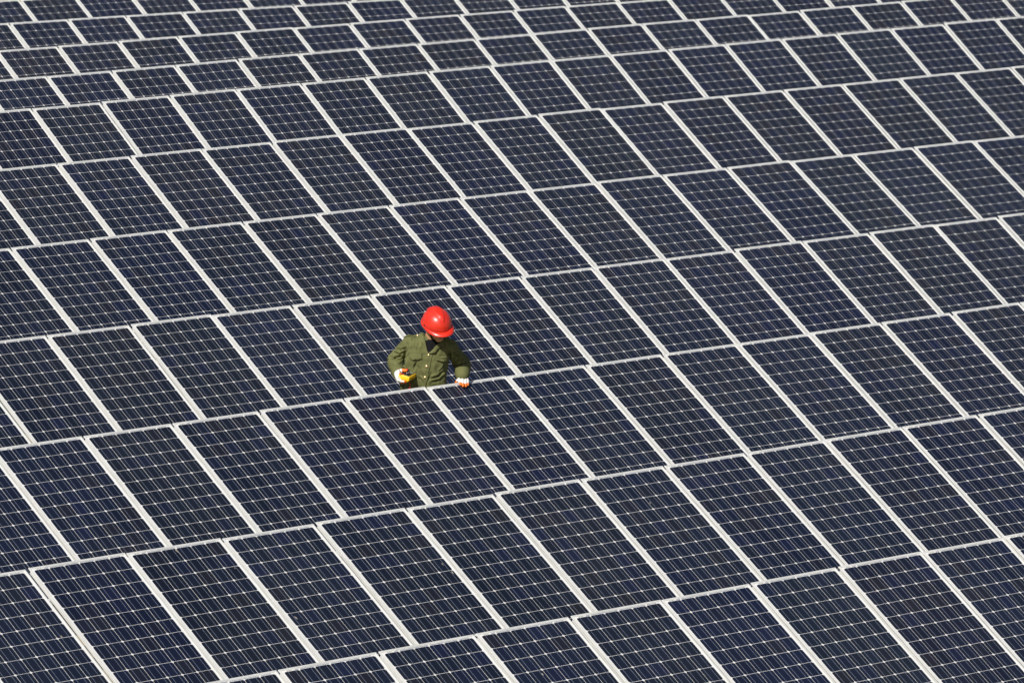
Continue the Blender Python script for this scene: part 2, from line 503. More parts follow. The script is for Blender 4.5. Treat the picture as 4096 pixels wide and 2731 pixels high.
def tube_geo(pts, rads, seg=14, squash=None, base=0):
    pts = [Vector(p) for p in pts]
    V, F = [], []
    n = len(pts)
    prev = None
    rings = []
    for i, p in enumerate(pts):
        t = (pts[min(i + 1, n - 1)] - pts[max(i - 1, 0)]).normalized()
        if prev is None:
            a = t.cross(Vector((0, 0, 1)));
            if a.length < 0.1: a = t.cross(Vector((1, 0, 0)))
        else:
            a = prev - t * prev.dot(t)
        a.normalize(); prev = a; b = t.cross(a)
        rings.append((p, t, a, b, rads[i]))
    # rounded ends
    p, t, a, b, r = rings[0]
    full = [(p - t * r * 0.94, a, b, r * 0.34), (p - t * r * 0.66, a, b, r * 0.75)]
    full += [(q[0], q[2], q[3], q[4]) for q in rings]
    p, t, a, b, r = rings[-1]
    full += [(p + t * r * 0.66, a, b, r * 0.75), (p + t * r * 0.94, a, b, r * 0.34)]
    for p, a, b, r in full:
        for k in range(seg):
            th = 2 * math.pi * k / seg
            V.append(p + a * (math.cos(th) * r) + b * (math.sin(th) * r * (squash or 1)))
    m = len(full)
    for i in range(m - 1):
        for k in range(seg):
            k2 = (k + 1) % seg
            F.append((base + i * seg + k, base + i * seg + k2, base + (i + 1) * seg + k2, base + (i + 1) * seg + k))
    F.append(tuple(base + k for k in reversed(range(seg))))
    F.append(tuple(base + (m - 1) * seg + k for k in range(seg)))
    return V, F

def ellipsoid_geo(c, axes, radii, base=0, nu=16, nv=10):
    V, F = [], []
    c = Vector(c)
    for j in range(1, nv):
        ph = math.pi * j / nv
        for i in range(nu):
            th = 2 * math.pi * i / nu
            V.append(c + axes[0] * (radii[0] * math.sin(ph) * math.cos(th)) + axes[1] * (radii[1] * math.sin(ph) * math.sin(th)) + axes[2] * (radii[2] * math.cos(ph)))
    top = len(V); V.append(c + axes[2] * radii[2]); V.append(c - axes[2] * radii[2])
    for j in range(nv - 2):
        for i in range(nu):
            i2 = (i + 1) % nu
            F.append((base + j * nu + i, base + (j + 1) * nu + i, base + (j + 1) * nu + i2, base + j * nu + i2))
    for i in range(nu):
        i2 = (i + 1) % nu
        F.append((base + top, base + i, base + i2)); F.append((base + top + 1, base + (nv - 2) * nu + i2, base + (nv - 2) * nu + i))
    return V, F

def loft_geo(sections, seg=28, power=2.5, base=0):
    """sections: (centre, half width x, half depth y, tilt) closed stack"""
    V, F = [], []
    for c, hx, hy, yaw in sections:
        cs, sn = math.cos(yaw), math.sin(yaw)
        for k in range(seg):
            th = 2 * math.pi * k / seg
            ct, st = math.cos(th), math.sin(th)
            x = hx * math.copysign(abs(ct) ** (2 / power), ct); y = hy * math.copysign(abs(st) ** (2 / power), st)
            V.append(Vector(c) + Vector((x * cs - y * sn, x * sn + y * cs, 0)))
    m = len(sections)
    for i in range(m - 1):
        for k in range(seg):
            k2 = (k + 1) % seg
            F.append((base + i * seg + k, base + i * seg + k2, base + (i + 1) * seg + k2, base + (i + 1) * seg + k))
    F.append(tuple(base + k for k in reversed(range(seg)))); F.append(tuple(base + (m - 1) * seg + k for k in range(seg)))
    return V, F

class Geo:
    def __init__(self): self.V, self.F = [], []
    def add(self, fn, *a, **k):
        v, f = fn(*a, base=len(self.V), **k); self.V += v; self.F += f; return self
    def mesh(self, name, mats, smooth=True): return mesh_from(name, self.V, self.F, mats, smooth)

def fuse(name, g, mats, voxel, smooth_it=4, factor=0.5):
    """one continuous surface out of overlapping closed shapes"""
    me = g.mesh(name, mats)
    bm = bmesh.new(); bm.from_mesh(me); bmesh.ops.recalc_face_normals(bm, faces=bm.faces); bm.to_mesh(me); bm.free()
    o = bpy.data.objects.new(name, me); COL.objects.link(o)
    r = o.modifiers.new("r", 'REMESH'); r.mode = 'VOXEL'; r.voxel_size = voxel
    s = o.modifiers.new("s", 'SMOOTH'); s.factor = factor; s.iterations = smooth_it
    dg = bpy.context.evaluated_depsgraph_get()
    out = bpy.data.meshes.new_from_object(o.evaluated_get(dg))
    bpy.data.objects.remove(o); bpy.data.meshes.remove(me)
    out.name = name
    out.materials.clear()
    for m in mats: out.materials.append(m)
    out.polygons.foreach_set("use_smooth", [True] * len(out.polygons))
    return out

def seg_near(p, pts):
    best = (1e9, 0.0, None)
    acc = 0.0
    for a, b in zip(pts[:-1], pts[1:]):
        d = b - a; l = d.length
        t = max(0, min(1, (p - a).dot(d) / (l * l)))
        q = a + d * t
        dist = (p - q).length
        if dist < best[0]: best = (dist, acc + t * l, q)
        acc += l
    return best

person = empty("person", Matrix.Translation(O))
tag(person, "worker in olive jacket and red hard hat leaning on a panel edge", "person")

# key joints
NECK = P(955, 770, -0.085)
SR, SL = P(655, 770, -0.05), P(1225, 830, -0.06)
ER, EL = P(455, 1030, 0.10), P(1385, 1060, 0.11)
WR, WL = P(512, 1215, -0.125), P(1392, 1235, -0.02)
HC = P(1036, 534, -0.175)                       # middle of the head
HF = view(0.47, -0.55, 0.69).normalized()       # where the face points
HU = view(0.08, 0.80, 0.58); HU = (HU - HF * HU.dot(HF)).normalized()
HS = HF.cross(HU)                               # towards the face's own right (image left is -x)
if HS.x < 0: HS = -HS
HAX = (HS, HF, HU)
PEL = P(835, 1500, 0.02)
HIPR, HIPL = PEL + Vector((-0.09, 0, -0.06)), PEL + Vector((0.09, 0, -0.06))
FR, FL_ = Vector((-0.13, -0.02, 0.09)), Vector((0.12, 0.07, 0.09))
KR, KL = (HIPR + FR) / 2 + Vector((0, -0.03, 0)), (HIPL + FL_) / 2 + Vector((0, -0.02, 0))

# body: one continuous figure under the clothes
g = Geo()
g.add(ellipsoid_geo, HC + HU * 0.030, HAX, (0.076, 0.094, 0.098))
g.add(ellipsoid_geo, HC - HU * 0.040 + HF * 0.022, HAX, (0.064, 0.070, 0.072))
g.add(ellipsoid_geo, HC - HU * 0.083 + HF * 0.052, HAX, (0.036, 0.034, 0.030))      # chin
g.add(ellipsoid_geo, HC - HU * 0.018 + HF * 0.095, HAX, (0.013, 0.020, 0.022))      # nose
g.add(ellipsoid_geo, HC - HU * 0.030 + HF * 0.102, HAX, (0.017, 0.011, 0.010))
for sg in (-1, 1):
    g.add(ellipsoid_geo, HC - HU * 0.022 + HF * 0.062 + HS * (0.040 * sg), HAX, (0.024, 0.026, 0.022))   # cheeks
    g.add(ellipsoid_geo, HC + HU * 0.000 - HF * 0.008 + HS * (0.078 * sg), HAX, (0.009, 0.018, 0.031))   # ears
    g.add(ellipsoid_geo, HC + HU * 0.022 + HF * 0.080 + HS * (0.032 * sg), HAX, (0.024, 0.012, 0.009))   # brows
g.add(tube_geo, [NECK + Vector((0, 0.03, -0.06)), NECK + Vector((0.0, 0.02, 0.0)), HC - HU * 0.05 - HF * 0.035], [0.062, 0.058, 0.056])
g.add(tube_geo, [PEL, PEL + Vector((0.005, 0, 0.16)), P(925, 960, -0.03), NECK + Vector((0, 0.03, -0.04))], [0.105, 0.10, 0.105, 0.07])
g.add(tube_geo, [SR, (SR + ER) / 2, ER, (ER + WR) / 2, WR], [0.036, 0.036, 0.033, 0.032, 0.026])
g.add(tube_geo, [SL, (SL + EL) / 2, EL, (EL + WL) / 2, WL], [0.036, 0.036, 0.033, 0.032, 0.026])
g.add(tube_geo, [SR, NECK + Vector((0, 0.03, -0.03)), SL], [0.036, 0.05, 0.036])
for a, b, c in ((HIPR, KR, FR), (HIPL, KL, FL_)):
    g.add(tube_geo, [a, (a + b) / 2, b, (b + c) / 2, c], [0.085, 0.075, 0.052, 0.05, 0.036])
body = obj("body", fuse("body", g, [m_skin], 0.0045, 5), person)
for sg in (-1, 1):
    c = HC + HU * 0.004 + HF * 0.081 + HS * (0.032 * sg)
    ge = Geo().add(ellipsoid_geo, c, HAX, (0.0125, 0.0125, 0.008))
    eye = obj("eye", ge.mesh("eye", [m_eye]), body)
    obj("iris", Geo().add(ellipsoid_geo, c + HF * 0.0095 - HU * 0.002, HAX, (0.0055, 0.004, 0.0055)).mesh("iris", [m_iris]), body)
obj("mouth", Geo().add(ellipsoid_geo, HC - HU * 0.060 + HF * 0.084, HAX, (0.023, 0.008, 0.007)).mesh("mouth", [m_lip]), body)

# hair: short, shows below the helmet at the sides and back
g = Geo().add(ellipsoid_geo, HC + HU * 0.036 - HF * 0.008, HAX, (0.0805, 0.094, 0.100))
g.add(ellipsoid_geo, HC - HU * 0.030 - HF * 0.055, HAX, (0.058, 0.036, 0.045))
for sg in (-1, 1): g.add(ellipsoid_geo, HC + HU * 0.008 + HF * 0.022 + HS * (0.0765 * sg), HAX, (0.006, 0.010, 0.022))
obj("hair", fuse("hair", g, [m_hair], 0.004, 2), person)

# jacket: torso and sleeves in one garment
ARM_R = [SR, ER, WR]; ARM_L = [SL, EL, WL]
g = Geo()
sec = []
for Y, xl, xr, y, hd in ((1640, 500, 1170, 0.03, 0.140), (1520, 492, 1180, 0.025, 0.140), (1400, 515, 1172, 0.012, 0.136), (1300, 548, 1168, 0.0, 0.130),
                         (1200, 566, 1175, -0.012, 0.124), (1090, 578, 1192, -0.022, 0.122), (980, 590, 1208, -0.032, 0.122), (880, 585, 1235, -0.042, 0.118),
                         (800, 590, 1262, -0.050, 0.108), (745, 640, 1250, -0.056, 0.094), (700, 720, 1200, -0.060, 0.080), (660, 800, 1130, -0.064, 0.070)):
    c = P((xl + xr) / 2, Y, y)
    sec.append((c, (xr - xl) / 2 * 0.000564, hd, 0.0))
sec.sort(key=lambda q: q[0].z)
g.add(loft_geo, sec, power=2.35)
def lerp_pts(pts, n):
    out = []
    for a, b in zip(pts[:-1], pts[1:]):
        for k in range(n): out.append(a.lerp(b, k / n))
    return out + [pts[-1]]
g.add(tube_geo, lerp_pts([SR, ER, WR + (ER - WR).normalized() * 0.042], 4), [0.060, 0.059, 0.060, 0.061, 0.064, 0.060, 0.056, 0.053, 0.051])
g.add(tube_geo, lerp_pts([SL, EL, WL + (EL - WL).normalized() * 0.050], 4), [0.061, 0.059, 0.060, 0.061, 0.064, 0.064, 0.063, 0.060, 0.058])
me = fuse("jacket", g, [m_jacket], 0.0042, 6)
# cloth folds
def fold(p, n):
    d = 0.0
    for arm, seed in ((ARM_R, 1.0), (ARM_L, 5.0)):
        dist, s, q = seg_near(p, arm)
        l1 = (arm[1] - arm[0]).length
        if dist < 0.085:
            w = math.exp(-((s - l1) / 0.085) ** 2) + 0.35 * math.exp(-((s - l1 - 0.17) / 0.05) ** 2) + 0.22
            ang = noise.noise(Vector((p.x * 9 + seed, p.y * 9, p.z * 9)))
            wav = math.sin((s + 0.35 * p.x * seed / 3 + 0.03 * ang) * 2 * math.pi / 0.040 + ang * 3.0)
            d += w * 0.0085 * (abs(wav) ** 0.7 * math.copysign(1, wav)) * min(1, max(0, (s - 0.03) / 0.06))
            return d + 0.004 * ang
    ridg = 1 - abs(noise.noise(Vector((p.x * 13 + p.z * 5, p.y * 6, p.z * 3.2))))
    d += (ridg - 0.78) * 0.030
    t = noise.noise(Vector((p.x * 7 - p.z * 16, p.y * 5, p.z * 9 + 3.1)))
    low = max(0, min(1, (1.27 - p.z) / 0.12))
    d += 0.009 * t * (0.35 + 0.65 * low)
    d += 0.004 * noise.noise(p * 31)
    return d * min(1, max(0.15, (1.50 - p.z) / 0.10))
CREASES = [  # (zoom pixel polyline, depth, half width in pixels)
 (((360, 955), (440, 985), (560, 955)), 0.012, 16), (((372, 1000), (470, 1000), (540, 1030)), 0.009, 13), (((390, 1095), (480, 1085), (575, 1045)), 0.011, 15),
 (((420, 1150), (500, 1130), (560, 1085)), 0.009, 13), (((430, 905), (520, 935), (600, 900)), 0.009, 16), (((455, 850), (540, 880), (610, 840)), 0.006, 18),
 (((598, 860), (592, 980), (588, 1130)), 0.022, 18), (((690, 1000), (678, 1130), (690, 1220)), 0.007, 13), (((770, 1000), (725, 1110), (700, 1190)), 0.007, 13),
 (((800, 740), (770, 830), (765, 900)), 0.007, 16), (((712, 700), (700, 800), (720, 890)), 0.005, 18), (((640, 720), (625, 830), (618, 930)), 0.007, 16),
 (((1190, 1030), (1120, 1120), (1060, 1190)), 0.009, 15), (((1175, 1120), (1060, 1235), (930, 1270)), 0.012, 16), (((1170, 1200), (1080, 1290), (940, 1330)), 0.008, 16),
 (((960, 1180), (930, 1260), (905, 1310)), 0.008, 13), (((1235, 850), (1215, 960), (1200, 1080)), 0.011, 17), (((760, 1260), (830, 1300), (870, 1380)), 0.007, 16),
 (((1240, 1075), (1330, 1015), (1420, 1010)), 0.011, 15), (((1250, 1130), (1370, 1070), (1460, 1055)), 0.012, 15), (((1280, 1190), (1390, 1115), (1475, 1105)), 0.010, 14),
 (((1270, 900), (1320, 950), (1350, 960)), 0.008, 16), (((1250, 980), (1320, 960), (1390, 985)), 0.008, 14), (((600, 1380), (700, 1340), (800, 1420)), 0.006, 16)]
CREASES = [([Vector((a, b, 0)) for a, b in pl], d_, w_) for pl, d_, w_ in CREASES]
def crease(co, n):
    f = n.dot(VT)
    if f < 0.05: return 0.0
    px, py = project(co + O)
    q = Vector(((px - 1450) * ZS, (py - 1150) * ZS, 0))
    q += Vector((noise.noise(co * 40), noise.noise(co * 40 + Vector((5, 0, 0))), 0)) * 6
    out = 0.0
    for pl, dep, wd in CREASES:
        if abs(q.x - pl[1].x) > 220 or abs(q.y - pl[1].y) > 240: continue
        dist, s, near = seg_near(q, pl)
        if dist > wd * 5: continue
        total = (pl[1] - pl[0]).length + (pl[2] - pl[1]).length
        taper = min(1, s / (0.25 * total) + 0.15) * min(1, (total - s) / (0.25 * total) + 0.15)
        sgn = (q - near).y * 0.8 - (q - near).x * 0.3
        out -= dep * taper * math.exp(-(dist / wd) ** 2)
        if sgn < 0: out += 0.7 * dep * taper * math.exp(-((dist - 2.0 * wd) / (1.1 * wd)) ** 2)
    return out * min(1, f * 2)
nrm = [v.normal.copy() for v in me.vertices]
newco = [v.co + nrm[i] * (fold(v.co, nrm[i]) + crease(v.co, nrm[i])) for i, v in enumerate(me.vertices)]
for i, v in enumerate(me.vertices): v.co = newco[i]
me.update()
jacket = obj("jacket", me, person)
BVH = BVHTree.FromPolygons([v.co.copy() for v in me.vertices], [tuple(p.vertices) for p in me.polygons])

def on_jacket(X, Y, off=0.0, bvh=None):
    o_, d_ = ray(X, Y)
    loc, nn, idx, dist = (bvh or BVH).ray_cast(o_, d_, 100)
    if loc is None:
        loc, nn, idx, dist = (bvh or BVH).find_nearest(P(X, Y, -0.06))
    return loc + nn * off, nn

def patch(name, outline_fn, nu, nv, off, thick, mat, parent, puff=0.0):
    """cloth piece laid on the garment; outline_fn(s, t) -> zoom pixel"""
    V, F = [], []
    for layer in (1, 0):
        for j in range(nv + 1):
            for i in range(nu + 1):
                s, t = i / nu, j / nv
                X, Y = outline_fn(s, t)
                b = puff * math.sin(math.pi * s) * t
                p, nn = on_jacket(X, Y, off + b if layer else off + b - thick)
                V.append(p)
    n = (nu + 1) * (nv + 1)
    for j in range(nv):
        for i in range(nu):
            a = j * (nu + 1) + i
            F.append((a, a + nu + 1, a + nu + 2, a + 1)); F.append((n + a, n + a + 1, n + a + nu + 2, n + a + nu + 1))
    ring = [i for i in range(nu + 1)] + [j * (nu + 1) + nu for j in range(1, nv + 1)] + [nv * (nu + 1) + i for i in range(nu - 1, -1, -1)] + [j * (nu + 1) for j in range(nv - 1, 0, -1)]
    for a, b in zip(ring, ring[1:] + ring[:1]):
        F.append((a, b, n + b, n + a))
    me_ = mesh_from(name, V, F, [mat], True)
    bm = bmesh.new(); bm.from_mesh(me_); bmesh.ops.recalc_face_normals(bm, faces=bm.faces); bm.to_mesh(me_); bm.free()
    me_.set_sharp_from_angle(angle=math.radians(40))
    return obj(name, me_, parent)

def bil(c00, c10, c01, c11):
    def f(s, t):
        a = [c00[k] + (c10[k] - c00[k]) * s for k in (0, 1)]; b = [c01[k] + (c11[k] - c01[k]) * s for k in (0, 1)]
        return a[0] + (b[0] - a[0]) * t, a[1] + (b[1] - a[1]) * t
    return f

# black roll-neck jumper in the open collar
def vneck(s, t):
    left = (848 + (915 - 848) * t, 735 + (905 - 735) * t)
    right = (1085 + (935 - 1085) * t, 735 + (905 - 735) * t)
    return left[0] + (right[0] - left[0]) * s, left[1] + (right[1] - left[1]) * s
jumper = Geo().add(tube_geo, [NECK + Vector((0, 0.02, -0.05)), NECK + Vector((0.006, 0.012, 0.01)), NECK + Vector((0.008, 0.004, 0.012))], [0.082, 0.074, 0.068], seg=24)
jo = obj("jumper", jumper.mesh("jumper", [m_black]), person)
patch("jumper_front", vneck, 8, 10, 0.004, 0.008, m_black, jo)

# front edge, collar, pocket flaps, shoulder straps
patch("front_placket", lambda s, t: (lambda x, y: (x + (s - 0.5) * 62, y))(960 + (838 - 960) * (t ** 0.8), 900 + (1440 - 900) * t), 4, 26, 0.0065, 0.008, m_jacket, jacket)
patch("collar", bil((838, 588), (792, 600), (905, 880), (815, 760)), 6, 12, 0.016, 0.010, m_jacket, jacket, 0.006)
patch("collar", bil((1075, 755), (1128, 790), (925, 915), (1000, 905)), 6, 10, 0.018, 0.010, m_jacket, jacket, 0.006)
def flap1(s, t):
    x = 650 + 178 * s
    dip = 0.5 + 0.5 * math.cos((s - 0.5) * 2 * math.pi * 1.0)
    bot = 965 + 22 * s + 26 * dip
    top = 905 + 8 * s
    return x, top + (bot - top) * t
def flap2(s, t):
    x = 1022 + 172 * s
    dip = 0.5 + 0.5 * math.cos((s - 0.45) * 2 * math.pi)
    bot = 1008 - 28 * s + 34 * dip
    top = 960 - 6 * s
    return x, top + (bot - top) * t
patch("pocket_flap", flap1, 12, 6, 0.013, 0.013, m_jacket, jacket, 0.007)
patch("pocket_flap", flap2, 12, 6, 0.013, 0.013, m_jacket, jacket, 0.007)
patch("shoulder_strap", bil((582, 655), (760, 606), (582, 702), (762, 655)), 8, 4, 0.011, 0.012, m_jacket, jacket)
patch("shoulder_strap", bil((1130, 690), (1285, 752), (1128, 720), (1290, 795)), 8, 4, 0.011, 0.012, m_jacket, jacket)
# cuffs
for arm, rr in ((ARM_R, 0.0545), (ARM_L, 0.0600)):
    a, b = arm[1], arm[2]; dd = (b - a).normalized()
    V, F = tube_geo([b - dd * 0.075, b - dd * 0.04, b - dd * 0.022], [rr, rr, rr * 0.96], 24)
    obj("cuff", mesh_from("cuff", V, F, [m_jacket], True), jacket)

def button(X, Y, r=0.0105, off=0.0085):
    p, nn = on_jacket(X, Y, off)
    nn = (nn + VT * 1.0).normalized()
    a = nn.cross(Vector((0, 0, 1))).normalized(); b = nn.cross(a)
    V, F = [], []
    prof = [(1.0, -0.4), (1.0, 0.0), (0.92, 0.22), (0.7, 0.30), (0.45, 0.42), (0.15, 0.47)]
    seg = 16
    for rr, h in prof:
        for k in range(seg):
            th = 2 * math.pi * k / seg
            V.append(p + a * (math.cos(th) * rr * r) + b * (math.sin(th) * rr * r) + nn * (h * r))
    for i in range(len(prof) - 1):
        for k in range(seg):
            k2 = (k + 1) % seg
            F.append((i * seg + k, i * seg + k2, (i + 1) * seg + k2, (i + 1) * seg + k))
    F.append(tuple((len(prof) - 1) * seg + k for k in range(seg)))
    obj("button", mesh_from("button", V, F, [m_brass], True), jacket)
for X, Y, r in ((925, 940, 0.0090), (897, 1097, 0.0125), (876, 1250, 0.0120), (866, 1400, 0.012), (738, 634, 0.0105), (1145, 695, 0.0095), (862, 797, 0.0075)):
    button(X, Y, r)

# trousers and boots
g = Geo()
g.add(tube_geo, [PEL + Vector((-0.06, 0, 0.06)), PEL + Vector((0.06, 0, 0.06))], [0.125, 0.125])
for a, b, c in ((HIPR, KR, FR), (HIPL, KL, FL_)):
    g.add(tube_geo, [a, (a + b) / 2, b, (b + c) / 2, c + Vector((0, 0, -0.01))], [0.112, 0.098, 0.082, 0.078, 0.072])
obj("trousers", fuse("trousers", g, [m_trouser], 0.008, 4), person)
for c in (FR, FL_):
    g = Geo()
    g.add(tube_geo, [c + Vector((0, 0, 0.02)), c + Vector((0, 0.0, -0.045))], [0.05, 0.05])
    g.add(tube_geo, [c + Vector((0, 0.03, -0.045)), c + Vector((0, -0.06, -0.045)), c + Vector((0, -0.14, -0.05))], [0.045, 0.045, 0.040])
    obj("boot", fuse("boot", g, [m_boot], 0.006, 3), person)

# ------------------------------------------------------------------ hard hat
def hat_pt(th, h, grow=0.0):
    """th round the head from the face direction, h 0 rim .. 1 crown"""
    ph = h * math.pi / 2
    cx, sx = math.cos(th), math.sin(th)
    rF = 0.136 if cx > 0 else 0.128
    rS = 0.112
    cr = math.cos(ph) ** 0.86
    x = rS * sx * cr; f = rF * cx * cr; u = 0.113 * math.sin(ph) ** 1.02
    n = Vector((x / rS ** 2, f / rF ** 2, u / 0.113 ** 2)).normalized()
    # raised crest from the back over the crown, ending in a point above the brow
    crest = 0.0
    if u > 0.01:
        fr = f / 0.13
        half = 0.034 * max(0.0, min(1.0, (0.80 - fr) / 0.80)) ** 0.8 + 0.004
        edge = max(0.0, min(1.0, (half - abs(x)) / 0.011 + 0.5))
        crest = edge * edge * (3 - 2 * edge) * 0.0085 * max(0.0, min(1.0, (0.86 - fr) / 0.10)) * max(0.0, min(1.0, (u - 0.035) / 0.03))
    side = 0.006 * math.exp(-((abs(math.sin(th)) - 1) / 0.03) ** 2) * math.exp(-(u / 0.022) ** 2)
    q = Vector((x, f, u)) + n * (crest + side + grow)
    return HB + HS * q.x + HF * q.y + HU * q.z
HB = HC + HU * 0.030 - HF * 0.006
NT, NH = 176, 64
V, F = [], []
for grow in (0.0, -0.003):
    for j in range(NH):
        for i in range(NT):
            V.append(hat_pt(2 * math.pi * i / NT, j / NH, grow))
    V.append(hat_pt(0, 1.0, grow))
n1 = NT * NH + 1
for j in range(NH - 1):
    for i in range(NT):
        i2 = (i + 1) % NT
        a, b, c, d = j * NT + i, j * NT + i2, (j + 1) * NT + i2, (j + 1) * NT + i
        F.append((a, b, c, d)); F.append((n1 + d, n1 + c, n1 + b, n1 + a))
for i in range(NT):
    i2 = (i + 1) % NT
    F.append(((NH - 1) * NT + i, (NH - 1) * NT + i2, n1 - 1)); F.append((n1 + (NH - 1) * NT + i2, n1 + (NH - 1) * NT + i, 2 * n1 - 1))
    F.append((i2, i, n1 + i, n1 + i2))
me = mesh_from("hard_hat", V, F, [m_red], True)
bm = bmesh.new(); bm.from_mesh(me); bmesh.ops.recalc_face_normals(bm, faces=bm.faces); bm.to_mesh(me); bm.free()
hat = obj("hard_hat", me, person)
tag(hat, "glossy red hard hat with a raised crest and front peak")
# brim: narrow all round, a long rounded peak in front
V, F = [], []
NB = 96
for layer in (0, 1):
    for k in range(6):
        t = k / 5
        for i in range(NB):
            th = 2 * math.pi * i / NB
            cx, sx = math.cos(th), math.sin(th)
            fr = max(0.0, cx)
            ext = 0.011 + 0.034 * fr ** 1.5
            rF = 0.136 if cx > 0 else 0.128
            x = (0.110 + ext * t * (0.8 if fr > 0 else 1)) * sx; f = (rF - 0.002 + ext * t) * cx
            drop = -0.002 - 0.010 * t * t - 0.014 * fr * t * t + 0.010 * fr * t * (1 - (x / 0.11) ** 2)
            q = Vector((x, f, drop - 0.003 * layer))
            V.append(HB + HS * q.x + HF * q.y + HU * q.z)
m6 = 6 * NB
for k in range(5):
    for i in range(NB):
        i2 = (i + 1) % NB
        F.append((k * NB + i, k * NB + i2, (k + 1) * NB + i2, (k + 1) * NB + i)); F.append((m6 + k * NB + i2, m6 + k * NB + i, m6 + (k + 1) * NB + i, m6 + (k + 1) * NB + i2))
for i in range(NB):
    i2 = (i + 1) % NB
    F.append((5 * NB + i, 5 * NB + i2, m6 + 5 * NB + i2, m6 + 5 * NB + i)); F.append((i2, i, m6 + i, m6 + i2))
me = mesh_from("brim", V, F, [m_red], True)
bm = bmesh.new(); bm.from_mesh(me); bmesh.ops.recalc_face_normals(bm, faces=bm.faces); bm.to_mesh(me); bm.free()
obj("brim", me, hat)
for sg in (-1, 1):      # accessory slots at the sides
    c = HB + HS * (sg * 0.1165) + HU * 0.012 + HF * 0.012
    obj("slot", Geo().add(ellipsoid_geo, c, HAX, (0.0045, 0.012, 0.004)).mesh("slot", [m_plastic]), hat)
# chin strap
for sg in (-1, 1):
    pts = [HB + HS * (0.090 * sg) + HF * 0.02 - HU * 0.004, HC + HS * (0.076 * sg) + HF * 0.028 - HU * 0.03, HC + HS * (0.058 * sg) + HF * 0.050 - HU * 0.080, HC + HF * 0.062 - HU * 0.116]
    obj("chin_strap", mesh_from("chin_strap", *tube_geo(pts, [0.0055] * 4, 8), [m_black], True), hat)

# ------------------------------------------------------------------ gloves
def glove(name, g, orange_test, parent):
    me = fuse(name, g, [m_glove, m_orange], 0.0026, 3, 0.4)
    me.polygons.foreach_set("material_index", [1 if orange_test(p.center, p.normal) else 0 for p in me.polygons])
    return obj(name, me, parent)

# hand on the panel edge: back of the hand up, four fingers over the edge, thumb behind it
PN2 = ROWM[2][3]; PE0 = ROWM[2][0] - O
def above_panel(p, clear):
    """lift a point so that it clears the glass of the row in front"""
    h = (p - PE0).dot(PN2)
    s = (p - PE0).dot(ROWM[2][2])
    return p + PN2 * max(0, clear - h) if s > -0.01 else p
g = Geo()
KN = [P(1345, 1290, -0.048), P(1390, 1283, -0.044), P(1432, 1284, -0.036), P(1465, 1294, -0.026)]
TIP = [P(1364, 1352, -0.078), P(1402, 1372, -0.084), P(1441, 1374, -0.074), P(1470, 1358, -0.056)]
rads = [0.0098, 0.0102, 0.0100, 0.0088]
FT = []
for k, t, r in zip(KN, TIP, rads):
    k = above_panel(k, 0.020); t = above_panel(t, 0.0125)
    mid = above_panel(k.lerp(t, 0.52) + Vector((0, 0, 0.004)), 0.018)
    g.add(tube_geo, [WL + (k - WL) * 0.1 + Vector(((k.x - WL.x) * 0.4, 0.03, -0.006)), WL.lerp(k, 0.5) + Vector(((k.x - WL.x) * 0.3, 0, -0.002)), k, mid, t], [0.017, 0.0155, r * 1.22, r * 1.04, r * 0.92], 12)
    FT.append((k, mid, t))
g.add(tube_geo, [WL + Vector((0.0, 0.05, 0.012)), WL + Vector((0.0, 0.02, 0.0))], [0.030, 0.029], 14)
pc = (WL + (KN[1] + KN[2]) / 2) / 2
g.add(tube_geo, [WL + Vector((-0.012, 0, 0)), KN[0].lerp(KN[1], 0.4) + Vector((0, 0.018, 0.0))], [0.020, 0.017], 12)
g.add(tube_geo, [WL + Vector((0.012, 0, 0)), KN[2].lerp(KN[3], 0.6) + Vector((0, 0.018, 0.0))], [0.020, 0.016], 12)
TH = [WL + Vector((-0.016, -0.01, -0.004)), P(1328, 1292, -0.02), P(1306, 1322, -0.012), P(1302, 1345, 0.0)]
g.add(tube_geo, TH, [0.014, 0.0125, 0.0115, 0.0095], 12)
def or_l(c, n):
    for k, mid, t in FT:
        d = (t - k); s = (c - k).dot(d) / d.length_squared
        rr = (c - k.lerp(t, max(0, min(1, s)))).length
        if rr < 0.019 and s > 0.66: return True
        if rr < 0.019 and s > 0.2 and n.dot(VT) < -0.1: return True
    return n.z < -0.55 or (c - TH[2]).length < 0.02
glove("glove", g, or_l, person)

# ------------------------------------------------------------------ multimeter held flat in the other hand
A = view(0.0800, -0.0240, 0.023); Bv = view(0.0520, 0.0260, -0.145)
A.normalize(); Bv = (Bv - A * Bv.dot(A)).normalized(); Nn = A.cross(Bv)
if Nn.z < 0: Nn = -Nn
MC = P(658, 1248, -0.270)                          # near right top corner
MWID, MLEN, MTH = 0.094, 0.165, 0.040
MM = Matrix(((A.x, Bv.x, Nn.x, 0), (A.y, Bv.y, Nn.y, 0), (A.z, Bv.z, Nn.z, 0), (0, 0, 0, 1)))
MORG = MC - A * MWID
meter = empty("multimeter", Matrix.Translation(O + MORG) @ MM)
tag(meter, "yellow handheld multimeter with dark face held in the worker's gloved hand", "multimeter")
def rounded_box(name, x0, x1, y0, y1, z0, z1, r, mat, parent, seg=3):
    bm = bmesh.new()
    bmesh.ops.create_cube(bm, size=1.0)
    for v in bm.verts:
        v.co = Vector(((x0 + x1) / 2 + v.co.x * (x1 - x0), (y0 + y1) / 2 + v.co.y * (y1 - y0), (z0 + z1) / 2 + v.co.z * (z1 - z0)))
    bmesh.ops.bevel(bm, geom=list(bm.edges), offset=r, segments=seg, affect='EDGES', profile=0.5)
    me_ = bpy.data.meshes.new(name); bm.to_mesh(me_); bm.free()
    me_.materials.append(mat)
    me_.polygons.foreach_set("use_smooth", [True] * len(me_.polygons))
    return obj(name, me_, parent)
hol = rounded_box("holster", 0, MWID, 0, MLEN, -MTH, 0, 0.008, m_yellow, meter)
